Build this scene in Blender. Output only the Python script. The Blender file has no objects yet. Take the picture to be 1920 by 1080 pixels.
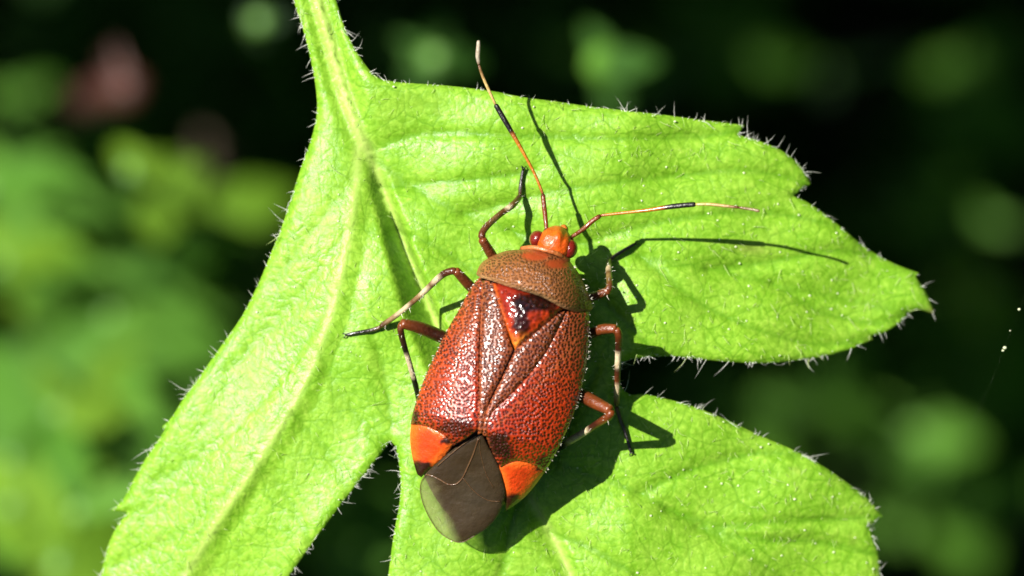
import bpy, math, random
import numpy as np
from mathutils import Vector
from mathutils.geometry import delaunay_2d_cdt

# ------------------------------------------------------------------ scene, camera, light
# one Blender unit is one centimetre: a macro photograph of a 7 mm insect
random.seed(7); rng = np.random.default_rng(7)
sc = bpy.context.scene
col = sc.collection
sc.unit_settings.scale_length = 0.01
CAM_Z = 8.0                       # camera height over the leaf
PPC = 880.0                       # photo pixels per centimetre at the leaf
cam_d = bpy.data.cameras.new('camera'); cam = bpy.data.objects.new('camera', cam_d); col.objects.link(cam)
cam.location = (0, 0, CAM_Z); cam.rotation_euler = (0, 0, 0)
cam_d.sensor_width = 36.0
cam_d.lens = 36.0 * CAM_Z / (1920 / PPC)
cam_d.clip_start = 0.1; cam_d.clip_end = 2000.0
cam_d.dof.use_dof = True; cam_d.dof.focus_distance = CAM_Z - 0.10
cam_d.dof.aperture_fstop = cam_d.lens * 1e-3 / 0.21
sc.camera = cam

SUN_EL = math.radians(54.0)
trav = Vector((0.894 * math.cos(SUN_EL), -0.447 * math.cos(SUN_EL), -math.sin(SUN_EL)))   # the way the light goes
world = bpy.data.worlds.new('World'); sc.world = world; world.use_nodes = True
wn = world.node_tree.nodes; wl = world.node_tree.links
sky = wn.new('ShaderNodeTexSky'); sky.sky_type = 'NISHITA'; sky.sun_disc = False
sky.sun_elevation = SUN_EL; sky.sun_rotation = math.atan2(-trav.x, -trav.y)
wl.new(sky.outputs[0], wn['Background'].inputs[0]); wn['Background'].inputs[1].default_value = 0.05
sun_d = bpy.data.lights.new('sun', 'SUN'); sun = bpy.data.objects.new('sun', sun_d); col.objects.link(sun)
sun_d.energy = 5.0; sun_d.angle = math.radians(0.53); sun_d.color = (1.0, 0.96, 0.88)
sun.rotation_euler = trav.to_track_quat('-Z', 'Y').to_euler(); sun.location = (-20, 10, 30)
sc.view_settings.view_transform = 'Standard'; sc.view_settings.look = 'None'
sc.view_settings.gamma = 1.0; sc.view_settings.use_curve_mapping = False
sc.view_settings.exposure = 1.12
sc.render.engine = 'CYCLES'
sc.cycles.use_denoising = True
sc.cycles.max_bounces = 5; sc.cycles.diffuse_bounces = 3; sc.cycles.glossy_bounces = 3; sc.cycles.transparent_max_bounces = 8
sc.cycles.sample_clamp_indirect = 6.0

# ------------------------------------------------------------------ helpers
def lin(r, g, b):
    f = lambda c: c / 12.92 if c <= 0.04045 else ((c + 0.055) / 1.055) ** 2.4
    return np.array([f(r / 255), f(g / 255), f(b / 255)])

def at(px, py, z):
    """photo pixel + height over the leaf plane -> world point(s)"""
    k = (CAM_Z - z) / CAM_Z
    return np.stack([(np.asarray(px, float) - 960) / PPC * k, (540 - np.asarray(py, float)) / PPC * k, np.zeros_like(np.asarray(px, float)) + z], -1)

def seg_dist(P, poly, closed=False, signed=False):
    """distance of points P (N,2) to a polyline; optionally the side, and the arc parameter"""
    A = np.asarray(poly, float); B = np.roll(A, -1, 0)
    if not closed: A, B = A[:-1], B[:-1]
    best = np.full(len(P), 1e9); side = np.zeros(len(P)); par = np.zeros(len(P))
    L = np.hypot(*(B - A).T); acc = np.concatenate([[0], np.cumsum(L)])
    for i in range(len(A)):
        d = B[i] - A[i]; w = P - A[i]
        t = np.clip((w @ d) / max(d @ d, 1e-9), 0, 1)
        q = w - t[:, None] * d
        dist = np.hypot(q[:, 0], q[:, 1]); m = dist < best
        best[m] = dist[m]; side[m] = np.sign(d[0] * w[m, 1] - d[1] * w[m, 0]); par[m] = (acc[i] + t[m] * L[i]) / acc[-1]
    return (best, side, par) if signed else best

def inside(P, poly):
    A = np.asarray(poly, float); B = np.roll(A, -1, 0); c = np.zeros(len(P), bool)
    for (x0, y0), (x1, y1) in zip(A, B):
        if y0 == y1: continue
        m = ((y0 > P[:, 1]) != (y1 > P[:, 1])) & (P[:, 0] < (x1 - x0) * (P[:, 1] - y0) / (y1 - y0) + x0)
        c ^= m
    return c

def spline(pts, step=6.0, closed=False, sharp=()):
    """Catmull-Rom through pts, with sharp corners at the given indices"""
    pts = [np.array(p, float) for p in pts]; n = len(pts); out = []
    rngi = range(n if closed else n - 1)
    for i in rngi:
        p1, p2 = pts[i], pts[(i + 1) % n]
        p0 = pts[i - 1] if (closed or i > 0) else p1
        p3 = pts[(i + 2) % n] if (closed or i + 2 < n) else p2
        if i in sharp: p0 = p1
        if (i + 1) % n in sharp: p3 = p2
        L = np.linalg.norm(p2 - p1); k = max(1, int(L / step))
        for j in range(k):
            t = j / k
            out.append(0.5 * ((2 * p1) + (-p0 + p2) * t + (2 * p0 - 5 * p1 + 4 * p2 - p3) * t * t + (-p0 + 3 * p1 - 3 * p2 + p3) * t ** 3))
    if not closed: out.append(pts[-1])
    return np.array(out)

def fill(poly, step, jitter=0.25, keep=None):
    """triangulate a polygon with an even scatter of inner points -> (verts2d, tris)"""
    poly = np.asarray(poly, float); lo, hi = poly.min(0), poly.max(0)
    gx, gy = np.meshgrid(np.arange(lo[0], hi[0], step), np.arange(lo[1], hi[1], step * 0.87))
    gx = gx + (np.arange(gx.shape[0]) % 2)[:, None] * step * 0.5
    P = np.stack([gx.ravel(), gy.ravel()], -1) + rng.uniform(-jitter, jitter, (gx.size, 2)) * step
    P = P[inside(P, poly)]
    P = P[seg_dist(P, poly, True) > step * 0.45]
    if keep is not None:
        keep = keep[inside(keep, poly)]; keep = keep[seg_dist(keep, poly, True) > 3]
        occ = set(map(tuple, np.concatenate([np.round(keep / step + np.array(o)).astype(int) for o in ((0, 0), (.3, .3), (-.3, .3), (.3, -.3), (-.3, -.3))])))
        P = np.concatenate([P[[tuple(q) not in occ for q in np.round(P / step).astype(int)]], keep])
    V = np.concatenate([poly, P]); n = len(poly)
    v, e, f, *_ = delaunay_2d_cdt([Vector(p) for p in V], [(i, (i + 1) % n) for i in range(n)], [], 1, 1e-5)
    return np.array([(a.x, a.y) for a in v]), np.array([t for t in f if len(t) == 3])

def link(name, me, mat=None, parent=None, smooth=True):
    o = bpy.data.objects.new(name, me); col.objects.link(o)
    if mat is not None and not me.materials: me.materials.append(mat)
    if parent is not None: o.parent = parent
    if smooth and len(me.polygons): me.polygons.foreach_set('use_smooth', [True] * len(me.polygons))
    return o

def mesh(name, V, F, cols=None, mat=None, parent=None, org=(0, 0, 0), smooth=True, extra=None):
    me = bpy.data.meshes.new(name)
    me.from_pydata((np.asarray(V) - np.asarray(org)).tolist(), [], [list(map(int, f)) for f in F])
    if cols is not None:
        a = me.color_attributes.new('pigment', 'FLOAT_COLOR', 'POINT')
        c = np.ones((len(V), 4)); c[:, :np.asarray(cols).shape[1]] = cols
        a.data.foreach_set('color', c.ravel())
    for k, v in (extra or {}).items():
        a = me.attributes.new(k, 'FLOAT', 'POINT'); a.data.foreach_set('value', np.asarray(v, float))
    me.update()
    return link(name, me, mat, parent, smooth)

def empty(name, loc):
    o = bpy.data.objects.new(name, None); o.location = loc; o.empty_display_size = 0.2; col.objects.link(o); return o

def tag(o, label, cat, group=None, kind=None):
    o['label'] = label; o['category'] = cat
    if group: o['group'] = group
    if kind: o['kind'] = kind
    return o

def thick_sheet(V, F, thick):
    """close a surface into a thin solid"""
    n = len(V); V2 = V.copy(); V2[:, 2] -= thick
    # wind upward
    a, b, c = V[F[:, 0]], V[F[:, 1]], V[F[:, 2]]
    up = np.cross(b - a, c - a)[:, 2] < 0
    F = F.copy(); F[up] = F[up][:, ::-1]
    cnt = {}
    for t in F:
        for i in range(3):
            e = (int(t[i]), int(t[(i + 1) % 3])); cnt[e] = 1
    rim = [e for e in cnt if (e[1], e[0]) not in cnt]
    faces = [list(t) for t in F] + [[x + n for x in t[::-1]] for t in F] + [[b, a, a + n, b + n] for a, b in rim]
    return np.concatenate([V, V2]), faces

def tube(pts, rad, nseg=10, caps=True, flat=None):
    """swept tube with a radius per point -> verts, faces, ring index"""
    pts = np.asarray(pts, float); n = len(pts)
    T = np.gradient(pts, axis=0); T /= np.linalg.norm(T, axis=1)[:, None] + 1e-12
    up = np.array([0, 0, 1.0]) if abs(T[0, 2]) < 0.9 else np.array([1.0, 0, 0])
    V, F, R = [], [], []
    N = np.cross(T[0], up); N /= np.linalg.norm(N)
    for i in range(n):
        N = N - T[i] * (N @ T[i]); N /= np.linalg.norm(N); B = np.cross(T[i], N)
        for j in range(nseg):
            a = 2 * math.pi * j / nseg
            V.append(pts[i] + rad[i] * (math.cos(a) * N + math.sin(a) * B)); R.append(i)
    for i in range(n - 1):
        for j in range(nseg):
            a, b = i * nseg + j, i * nseg + (j + 1) % nseg
            F.append([a, b, b + nseg, a + nseg])
    if caps:
        F.append(list(range(nseg))[::-1]); F.append([(n - 1) * nseg + j for j in range(nseg)])
    return np.array(V), F, np.array(R)

def ball(c, r, nu=12, nv=8):
    V, F = [], []
    for i in range(nv + 1):
        th = math.pi * i / nv
        for j in range(nu):
            ph = 2 * math.pi * j / nu
            V.append((c[0] + r[0] * math.sin(th) * math.cos(ph), c[1] + r[1] * math.sin(th) * math.sin(ph), c[2] + r[2] * math.cos(th)))
    for i in range(nv):
        for j in range(nu):
            a, b = i * nu + j, i * nu + (j + 1) % nu
            F.append([a, a + nu, b + nu, b])
    return np.array(V), F

# ------------------------------------------------------------------ materials
class NT:
    def __init__(s, name):
        s.m = bpy.data.materials.new(name); s.m.use_nodes = True; s.t = s.m.node_tree
        s.n = s.t.nodes; s.p = s.n['Principled BSDF']; s.out = s.n['Material Output']
    def add(s, typ, **kw):
        nd = s.n.new('ShaderNode' + typ)
        for k, v in kw.items():
            if k in nd.inputs: nd.inputs[k].default_value = v
            else: setattr(nd, k, v)
        return nd
    def l(s, a, b): s.t.links.new(a, b)
    def coord(s): return s.add('TexCoord').outputs['Object']
    def noise(s, scale, detail=3, rough=0.5, vec=None):
        nd = s.add('TexNoise'); nd.inputs['Scale'].default_value = scale; nd.inputs['Detail'].default_value = detail; nd.inputs['Roughness'].default_value = rough
        s.l(vec or s.coord(), nd.inputs['Vector']); return nd
    def vor(s, scale, feature='F1', vec=None, rand=1.0, dim='3D'):
        nd = s.add('TexVoronoi'); nd.voronoi_dimensions = dim; nd.feature = feature; nd.inputs['Scale'].default_value = scale; nd.inputs['Randomness'].default_value = rand
        s.l(vec or s.coord(), nd.inputs['Vector']); return nd
    def ramp(s, fac, stops):
        nd = s.add('ValToRGB'); e = nd.color_ramp.elements
        while len(e) < len(stops): e.new(0.5)
        for q, (p, c) in zip(e, stops):
            q.position = p; q.color = (*c, 1) if hasattr(c, '__len__') else (c, c, c, 1)
        s.l(fac, nd.inputs[0]); return nd.outputs[0]
    def mix(s, fac, a, b, mode='MIX'):
        nd = s.add('Mix'); nd.data_type = 'RGBA'; nd.blend_type = mode
        for v, i in ((fac, 0), (a, 6), (b, 7)):
            if hasattr(v, 'links'): s.l(v, nd.inputs[i])
            elif i == 0: nd.inputs[0].default_value = v
            else: nd.inputs[i].default_value = (*v, 1)
        return nd.outputs[2]
    def math(s, op, a, b=0.0):
        nd = s.add('Math'); nd.operation = op
        for v, i in ((a, 0), (b, 1)):
            if hasattr(v, 'links'): s.l(v, nd.inputs[i])
            else: nd.inputs[i].default_value = v
        return nd.outputs[0]
    def bump(s, h, strength, dist, normal=None):
        nd = s.add('Bump'); nd.inputs['Strength'].default_value = strength; nd.inputs['Distance'].default_value = dist
        s.l(h, nd.inputs['Height'])
        if normal is not None: s.l(normal, nd.inputs['Normal'])
        return nd.outputs[0]
    def attr(s, name):
        nd = s.add('Attribute'); nd.attribute_name = name; return nd
    def set(s, **kw):
        for k, v in kw.items():
            k = k.replace('_', ' ')
            for inp in s.p.inputs:
                if inp.name.lower() == k.lower():
                    if hasattr(v, 'links'): s.l(v, inp)
                    else: inp.default_value = v
        return s.m

def leaf_material():
    t = NT('leaf_blade')
    co = t.coord()
    vein = t.attr('vein').outputs['Fac']
    big = t.noise(2.2, 3, 0.5, co).outputs['Fac']; mid = t.noise(14, 4, 0.6, co).outputs['Fac']
    c = t.ramp(big, [(0.3, (0.165, 0.36, 0.020)), (0.7, (0.225, 0.425, 0.030))])
    # blotchy cells and the fine net of veinlets
    warp = t.mix(0.06, co, t.noise(6, 3, 0.6, co).outputs['Color'], 'ADD')
    net = t.vor(13, 'DISTANCE_TO_EDGE', warp, 1.0, '2D').outputs['Distance']; net2 = t.vor(33, 'DISTANCE_TO_EDGE', warp, 1.0, '2D').outputs['Distance']
    c = t.mix(t.ramp(net, [(0.0, 0.8), (0.032, 0.0)]), c, (0.075, 0.21, 0.006))
    c = t.mix(t.ramp(net2, [(0.0, 0.6), (0.065, 0.0)]), c, (0.085, 0.23, 0.006))
    fine = t.noise(75, 3, 0.7, co).outputs['Fac']
    c = t.mix(t.ramp(fine, [(0.38, 0.75), (0.55, 0.0)]), c, (0.11, 0.27, 0.008))
    c = t.mix(t.ramp(fine, [(0.56, 0.0), (0.74, 0.6)]), c, (0.36, 0.55, 0.07))
    pale = t.ramp(mid, [(0.45, 0.0), (0.75, 1.0)])
    c = t.mix(t.math('MULTIPLY', pale, 0.28), c, (0.33, 0.50, 0.06))
    c = t.mix(t.math('MULTIPLY', vein, 0.75), c, (0.42, 0.55, 0.13))
    vdark = t.attr('vein_dark').outputs['Fac']
    c = t.mix(t.math('MULTIPLY', vdark, 0.62), c, (0.07, 0.20, 0.005))
    age = t.attr('age').outputs['Fac']
    c = t.mix(age, c, (0.16, 0.06, 0.05))
    cell = t.vor(60, 'F1', co).outputs['Distance']
    h = t.math('ADD', t.math('MULTIPLY', fine, 0.9), t.math('MULTIPLY', cell, 0.35))
    h = t.math('ADD', h, t.math('ADD', t.math('MULTIPLY', t.math('MINIMUM', net, 0.10), 1.5), t.math('MULTIPLY', t.math('MINIMUM', net2, 0.15), 1.2)))
    nb = t.bump(h, 0.29, 0.008)
    rough = t.ramp(mid, [(0.3, 0.34), (0.7, 0.48)])
    m = t.set(base_color=c, roughness=rough, normal=nb, specular_ior_level=0.30)
    tr = t.add('BsdfTranslucent'); t.l(t.mix(0.5, c, (0.20, 0.42, 0.01)), tr.inputs[0]); t.l(nb, tr.inputs['Normal'])
    mx = t.add('MixShader'); mx.inputs[0].default_value = 0.16
    t.l(t.p.outputs[0], mx.inputs[1]); t.l(tr.outputs[0], mx.inputs[2]); t.l(mx.outputs[0], t.out.inputs[0])
    return m

def hair_material(name, colr, rough=0.35, trans=0.35):
    t = NT(name); m = t.set(base_color=(*colr, 1), roughness=rough)
    tr = t.add('BsdfTranslucent'); tr.inputs[0].default_value = (*colr, 1)
    mx = t.add('MixShader'); mx.inputs[0].default_value = trans
    t.l(t.p.outputs[0], mx.inputs[1]); t.l(tr.outputs[0], mx.inputs[2]); t.l(mx.outputs[0], t.out.inputs[0]); return m

def punctate_material(name, scale, dark, pit=0.42, bump=0.9, rough=0.22, coat=0.4, spec=0.6, coat_rough=0.12):
    """pigment painted per vertex, with dark punctures pressed into a glossy cuticle"""
    t = NT(name); co = t.coord()
    pig = t.attr('pigment').outputs['Color']; am = t.attr('pits').outputs['Fac']
    w = t.mix(0.006, co, t.noise(60, 2, 0.5, co).outputs['Color'], 'ADD')
    d = t.vor(scale, 'F1', w, 0.9, '2D').outputs['Distance']; d2 = t.vor(scale * 1.7, 'F1', w, 1.0, '2D').outputs['Distance']
    hole = t.ramp(d, [(pit * 0.5, 1.0), (pit, 0.0)])
    hole2 = t.ramp(d2, [(0.10, 1.0), (0.28, 0.0)])
    f = t.math('MULTIPLY', t.math('MAXIMUM', hole, t.math('MULTIPLY', hole2, 0.6)), am)
    mott = t.noise(22, 3, 0.6, co).outputs['Fac']
    f = t.math('MULTIPLY', f, t.ramp(t.noise(16, 3, 0.6, co).outputs['Fac'], [(0.30, 0.55), (0.58, 1.0)]))
    c = t.mix(t.ramp(mott, [(0.35, 0.0), (0.75, 0.35)]), pig, t.mix(1.0, pig, (0.5, 0.42, 0.4), 'MULTIPLY'))
    c = t.mix(f, c, dark)
    h = t.math('MULTIPLY', t.math('MINIMUM', d, 0.55), am)
    h = t.math('ADD', h, t.math('MULTIPLY', t.noise(90, 2, 0.5, co).outputs['Fac'], 0.25))
    nb = t.bump(h, bump, 0.010)
    return t.set(base_color=c, roughness=rough, normal=nb, coat_weight=coat, coat_roughness=coat_rough, coat_normal=t.bump(h, bump * 0.35, 0.010), specular_ior_level=spec)

def cuticle_material(name, rough=0.28, coat=0.3, bump=0.3, sss=0.0):
    t = NT(name); co = t.coord(); pig = t.attr('pigment').outputs['Color']
    n1 = t.noise(45, 3, 0.6, co).outputs['Fac']
    c = t.mix(t.ramp(n1, [(0.38, 0.0), (0.7, 0.7)]), pig, t.mix(1.0, pig, (0.55, 0.4, 0.35), 'MULTIPLY'))
    nb = t.bump(t.noise(120, 3, 0.6, co).outputs['Fac'], bump, 0.005)
    return t.set(base_color=c, roughness=rough, coat_weight=coat, coat_roughness=0.1, normal=nb)

def membrane_material():
    t = NT('wing_membrane'); co = t.coord(); pig = t.attr('pigment').outputs['Color']; al = t.attr('opacity').outputs['Fac']
    n1 = t.noise(35, 3, 0.6, co).outputs['Fac']
    nb = t.bump(t.noise(26, 4, 0.6, co).outputs['Fac'], 0.45, 0.012)
    c = t.mix(t.ramp(n1, [(0.35, 0.0), (0.75, 0.4)]), pig, t.mix(1.0, pig, (1.5, 1.4, 1.2), 'MULTIPLY'))
    a = t.math('MULTIPLY', al, t.ramp(n1, [(0.2, 0.92), (0.8, 1.0)]))
    return t.set(base_color=c, roughness=0.38, normal=nb, alpha=a, specular_ior_level=0.35)

def foliage_material(name, a, b, trans=0.25):
    t = NT(name); co = t.coord()
    oi = t.add('ObjectInfo').outputs['Random']
    n1 = t.noise(1.3, 3, 0.6, co).outputs['Fac']
    f = t.math('ADD', t.math('MULTIPLY', oi, 0.5), t.math('MULTIPLY', n1, 0.5))
    c = t.ramp(f, [(0.25, a), (0.75, b)])
    nb = t.bump(t.noise(6, 3, 0.6, co).outputs['Fac'], 0.4, 0.05)
    t.set(base_color=c, roughness=0.65, normal=nb, specular_ior_level=0.12)
    tr = t.add('BsdfTranslucent'); t.l(c, tr.inputs[0])
    mx = t.add('MixShader'); mx.inputs[0].default_value = trans
    t.l(t.p.outputs[0], mx.inputs[1]); t.l(tr.outputs[0], mx.inputs[2]); t.l(mx.outputs[0], t.out.inputs[0]); return t.m

def plain(name, a, b, scale, rough=0.8, bump=0.5, bd=0.1):
    t = NT(name); co = t.coord(); n1 = t.noise(scale, 5, 0.65, co).outputs['Fac']
    return t.set(base_color=t.ramp(n1, [(0.3, a), (0.7, b)]), roughness=rough, normal=t.bump(n1, bump, bd))

M_LEAF = leaf_material()
M_HAIR = hair_material('leaf_hair', (0.92, 0.93, 0.86), 0.3, 0.5)
M_DOWN = hair_material('leaf_down', (0.55, 0.68, 0.25))
M_BEAD = hair_material('leaf_gland', (0.70, 0.76, 0.50), 0.15, 0.3)
M_STEM = plain('green_stem', (0.08, 0.19, 0.03), (0.12, 0.26, 0.05), 8, 0.5, 0.3, 0.02)
M_CORIUM = punctate_material('corium', 146, (0.040, 0.004, 0.002), 0.46, 0.7, 0.36, 1.0, 0.2, 0.25)
M_PRON = punctate_material('pronotum', 172, (0.055, 0.020, 0.008), 0.40, 0.55, 0.36, 0.10, 0.4)
M_SCUT = punctate_material('scutellum', 90, (0.05, 0.004, 0.002), 0.26, 0.5, 0.16, 0.4, 0.4)
M_CUTI = cuticle_material('cuticle', 0.36, 0.2, 0.6)
M_EYE = cuticle_material('eye_facets', 0.2, 0.5, 0.5)
M_MEMB = membrane_material()
M_SETA = hair_material('pale_setae', (0.75, 0.70, 0.58), 0.25, 0.3)
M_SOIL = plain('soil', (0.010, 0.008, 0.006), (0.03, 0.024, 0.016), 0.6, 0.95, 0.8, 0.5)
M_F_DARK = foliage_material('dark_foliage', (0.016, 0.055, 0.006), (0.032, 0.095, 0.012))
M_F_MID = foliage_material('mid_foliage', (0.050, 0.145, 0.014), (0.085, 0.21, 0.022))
M_F_LIME = foliage_material('lime_foliage', (0.085, 0.18, 0.010), (0.13, 0.25, 0.018))
M_F_GREY = foliage_material('grey_foliage', (0.05, 0.10, 0.045), (0.08, 0.14, 0.07))
M_RED = plain('red_stalk', (0.040, 0.010, 0.006), (0.060, 0.016, 0.010), 3, 0.6, 0.3, 0.03)
M_BROWN = plain('dry_brown', (0.035, 0.022, 0.012), (0.06, 0.038, 0.022), 3, 0.8, 0.4, 0.05)

# ------------------------------------------------------------------ the lobed leaf
OUT = [(470, -330), (505, -180), (532, -60), (550, 0), (568, 55), (582, 110), (592, 165), (594, 212), (583, 262), (565, 312), (549, 362), (530, 420), (510, 470),
       (487, 526), (455, 590), (420, 641), (381, 696), (345, 745), (322, 782), 'S', (304, 800), 'S', (309, 806), (288, 838), (264, 874), (242, 915), (230, 938), 'S', (209, 957), 'S', (240, 960),
       (220, 986), (205, 1016), (195, 1050), (187, 1090), (172, 1150), 'S', (140, 1180), 'S', (163, 1190), (120, 1300), (90, 1400), (70, 1500), (160, 1460), (290, 1380), (400, 1280),
       (478, 1180), (530, 1100), (560, 1056), (600, 1000), (640, 946), (680, 896), (714, 852), (733, 828), (741, 836), (748, 870), (751, 910), (748, 950),
       (740, 992), (733, 1040), (727, 1090), (722, 1150), (740, 1250), (820, 1370), (980, 1480), (1180, 1540), (1400, 1530), (1540, 1430), (1610, 1300), (1640, 1180),
       (1651, 1090), (1648, 1042), (1638, 1008), 'S', (1629, 986), 'S', (1655, 968), (1630, 938), (1590, 906), (1540, 872), (1482, 841), (1420, 814), (1360, 786), (1300, 762),
       (1250, 748), (1208, 739), (1182, 740), (1164, 724), (1157, 706), (1161, 688), (1174, 676), (1205, 671), (1250, 668), (1300, 672), (1360, 678), (1420, 681), (1480, 678),
       (1540, 669), (1590, 656), 'S', (1638, 636), 'S', (1634, 630), (1662, 622), (1690, 603), (1708, 586), (1726, 581), 'S', (1753, 590), (1746, 568), (1735, 545), (1722, 526), 'S', (1717, 519), 'S', (1724, 512),
       (1690, 500), (1650, 481), (1610, 454), (1570, 420), (1532, 391), (1506, 375), 'S', (1487, 367), 'S', (1520, 345), (1511, 325), (1490, 300), (1460, 279), (1420, 263), 'S', (1384, 253), 'S', (1396, 235),
       (1350, 229), (1300, 223), (1250, 216), (1180, 208), (1110, 200), (1040, 190), (980, 182), (930, 172), (880, 165), (820, 159), (770, 156), (732, 152), (705, 143),
       (684, 120), (665, 90), (650, 60), (639, 30), (630, 0), (612, -60), (585, -180), (550, -330)]
opts, sharp = [], set()
for q in OUT:
    if q == 'S': sharp.add(len(opts))
    else: opts.append(q)
OUTLINE = spline(opts, 7.0, True, sharp | {0, len(opts) - 1})

PRIMARY = {   # main veins: path, groove depth, half width in px
    'petiole': ([(510, -330), (560, -150), (594, 0), (612, 60), (628, 120), (650, 190), (674, 255), (694, 292)], -0.006, 14),
    'middle': ([(694, 292), (716, 350), (745, 430), (776, 510), (808, 585), (842, 660), (884, 740), (935, 830), (985, 920), (1030, 995), (1068, 1075), (1110, 1200), (1180, 1400)], 0.084, 52),
    'left': ([(672, 262), (668, 330), (655, 430), (632, 540), (596, 655), (544, 768), (482, 868), (420, 960), (358, 1060), (280, 1200), (130, 1430)], 0.019, 34),
    'right': ([(694, 292), (740, 327), (800, 366), (870, 402), (960, 432), (1080, 458), (1200, 480), (1330, 505), (1450, 532), (1560, 556), (1650, 575), (1745, 588)], 0.020, 46),
    'lower': ([(935, 830), (1041, 866), (1133, 902), (1200, 925), (1310, 990), (1450, 1072), (1560, 1180), (1600, 1300)], 0.016, 34),
}
SECOND = [
    [(690, 280), (790, 252), (900, 252), (1010, 256), (1150, 260), (1300, 257), (1390, 244)], [(870, 402), (970, 376), (1080, 352), (1250, 332), (1400, 320), (1515, 344)],
    [(1080, 458), (1200, 425), (1340, 400), (1480, 405), (1570, 425)], [(1330, 505), (1450, 490), (1560, 470), (1640, 480)], [(960, 432), (1080, 520), (1170, 600), (1230, 664)],
    [(1200, 480), (1300, 560), (1410, 615), (1530, 645), (1632, 634)], [(1450, 532), (1540, 585), (1640, 606), (1700, 592)], [(745, 430), (830, 470), (900, 520)],
    [(1200, 925), (1300, 880), (1420, 850), (1500, 856)], [(1250, 955), (1350, 984), (1450, 978), (1560, 974), (1648, 968)], [(1310, 990), (1420, 1012), (1540, 1016), (1640, 1040)],
    [(985, 920), (960, 980), (940, 1080), (925, 1200)], [(1030, 995), (1130, 1040), (1230, 1110), (1330, 1230)], [(1041, 866), (1070, 790), (1100, 730), (1120, 690)],
    [(655, 430), (590, 520), (510, 610), (430, 690)], [(632, 540), (560, 660), (470, 770), (370, 860), (290, 900)], [(596, 655), (520, 800), (430, 920), (320, 1010), (215, 1060)],
    [(544, 768), (470, 930), (380, 1040), (260, 1160)], [(632, 540), (690, 610), (720, 700), (735, 800)], [(596, 655), (640, 740), (690, 800), (722, 836)], [(544, 768), (600, 830), (640, 890), (650, 925)],
    [(482, 868), (540, 930), (570, 990), (580, 1020)], [(668, 330), (610, 400), (560, 470), (510, 530)], [(716, 350), (800, 345), (900, 335), (1000, 320)], [(1180, 1180), (1330, 1120), (1500, 1110), (1640, 1130)],
]
PRIM_S = {k: (spline(v[0], 20), v[1], v[2]) for k, v in PRIMARY.items()}
SEC_S = [spline(v, 24) for v in SECOND]

def leaf_base(P):
    x, y = P[:, 0], P[:, 1]
    z = np.zeros(len(P))
    xl = np.clip(690 - x, 0, None) / 880; z -= 0.16 * xl + 0.10 * xl ** 2            # the left lobe falls away to the left
    xr = np.clip(x - 1180, 0, None) / 880; z -= 0.18 * xr + 0.10 * xr ** 2           # the upper lobe droops towards its tip
    yb = np.clip(y - 990, 0, None) / 880; z -= 0.10 * yb + 0.12 * yb ** 2
    yt = np.clip(200 - y, 0, None) / 880; z += 0.06 * yt
    z += 0.010 * np.sin(x / 97 + 0.6) * np.sin(y / 83 + 1.0) + 0.005 * np.sin(x / 41 + y / 59)
    return z

def leaf_z(P):
    P = np.atleast_2d(np.asarray(P, float)); z = leaf_base(P)
    for k, (pl, dep, hw) in PRIM_S.items():
        d, side, par = seg_dist(P, pl, False, True)
        if k == 'middle':      # a sharp fold: one long flank turned from the sun, one short steep one
            fade = np.clip(par * 7, 0, 1) * np.clip((1.05 - par) * 4, 0, 1) * np.where(par < 0.42, 1.0, np.interp(par, [0.40, 0.52], [1.0, 0.24]))
            w = np.where(side > 0, np.interp(par, [0, 0.25, 0.5, 0.7], [18, 50, 62, 34]), 18.0)
            z -= dep * fade * np.clip(1 - d / w, 0, 1) ** 1.15
        elif k == 'left':      # a low ridge that drops on its far side
            fade = np.clip(par * 9, 0, 1)
            w = np.where(side > 0, 120.0, 34.0)
            z += dep * fade * np.clip(1 - d / w, 0, 1)
        else:
            fade = np.clip((1.0 - par) * 5, 0.25, 1)
            z -= dep * fade * np.exp(-(d / hw))
    dm = np.full(len(P), 1e9)
    for s in SEC_S: dm = np.minimum(dm, seg_dist(P, s))
    z -= 0.010 * np.exp(-dm / 12) * np.interp(P[:, 0], [680, 800], [0.5, 1.2])
    # the petiole is a shallow gutter with a raised pale rib
    dp = seg_dist(P, PRIM_S['petiole'][0])
    pet = np.clip((330 - P[:, 1]) / 160, 0, 1)
    z += pet * (0.022 * np.exp(-(dp / 9) ** 2) - 0.034 * np.exp(-(dp / 24) ** 2))
    return z

def lz(px, py): return float(leaf_z([(px, py)])[0])

V2, F = fill(OUTLINE, 6.5, keep=np.concatenate([spline(v[0], 5) for v in PRIMARY.values()] + [spline(v, 5) for v in SECOND]))
# drop the deep rim below its neighbours a touch, so the edge turns over
z = leaf_z(V2); de = seg_dist(V2, OUTLINE, True)
z -= 0.012 * np.exp(-de / 9)
z += 0.0003 * rng.standard_normal(len(z)) * (de > 8)
vein = np.zeros(len(V2))
for k, (pl, dep, hw) in PRIM_S.items():
    if k in ('right', 'lower'): continue
    vein = np.maximum(vein, np.exp(-(seg_dist(V2, pl) / (11 if k == 'petiole' else 8)) ** 2) * (1.0 if k == 'petiole' else 0.8))
vdark = np.zeros(len(V2))
for sv_ in SEC_S: vdark = np.maximum(vdark, np.exp(-(seg_dist(V2, sv_) / 4.5) ** 2) * np.interp(V2[:, 0], [680, 800], [0.4, 1.0]))
vdark = np.maximum(vdark, 0.8 * np.exp(-(seg_dist(V2, PRIM_S['right'][0]) / 5) ** 2)); vdark = np.maximum(vdark, 0.8 * np.exp(-(seg_dist(V2, PRIM_S['lower'][0]) / 5) ** 2))
tip = np.exp(-(np.hypot(V2[:, 0] - 1755, V2[:, 1] - 590) / 16) ** 2)
scar = np.zeros(len(V2))
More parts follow.
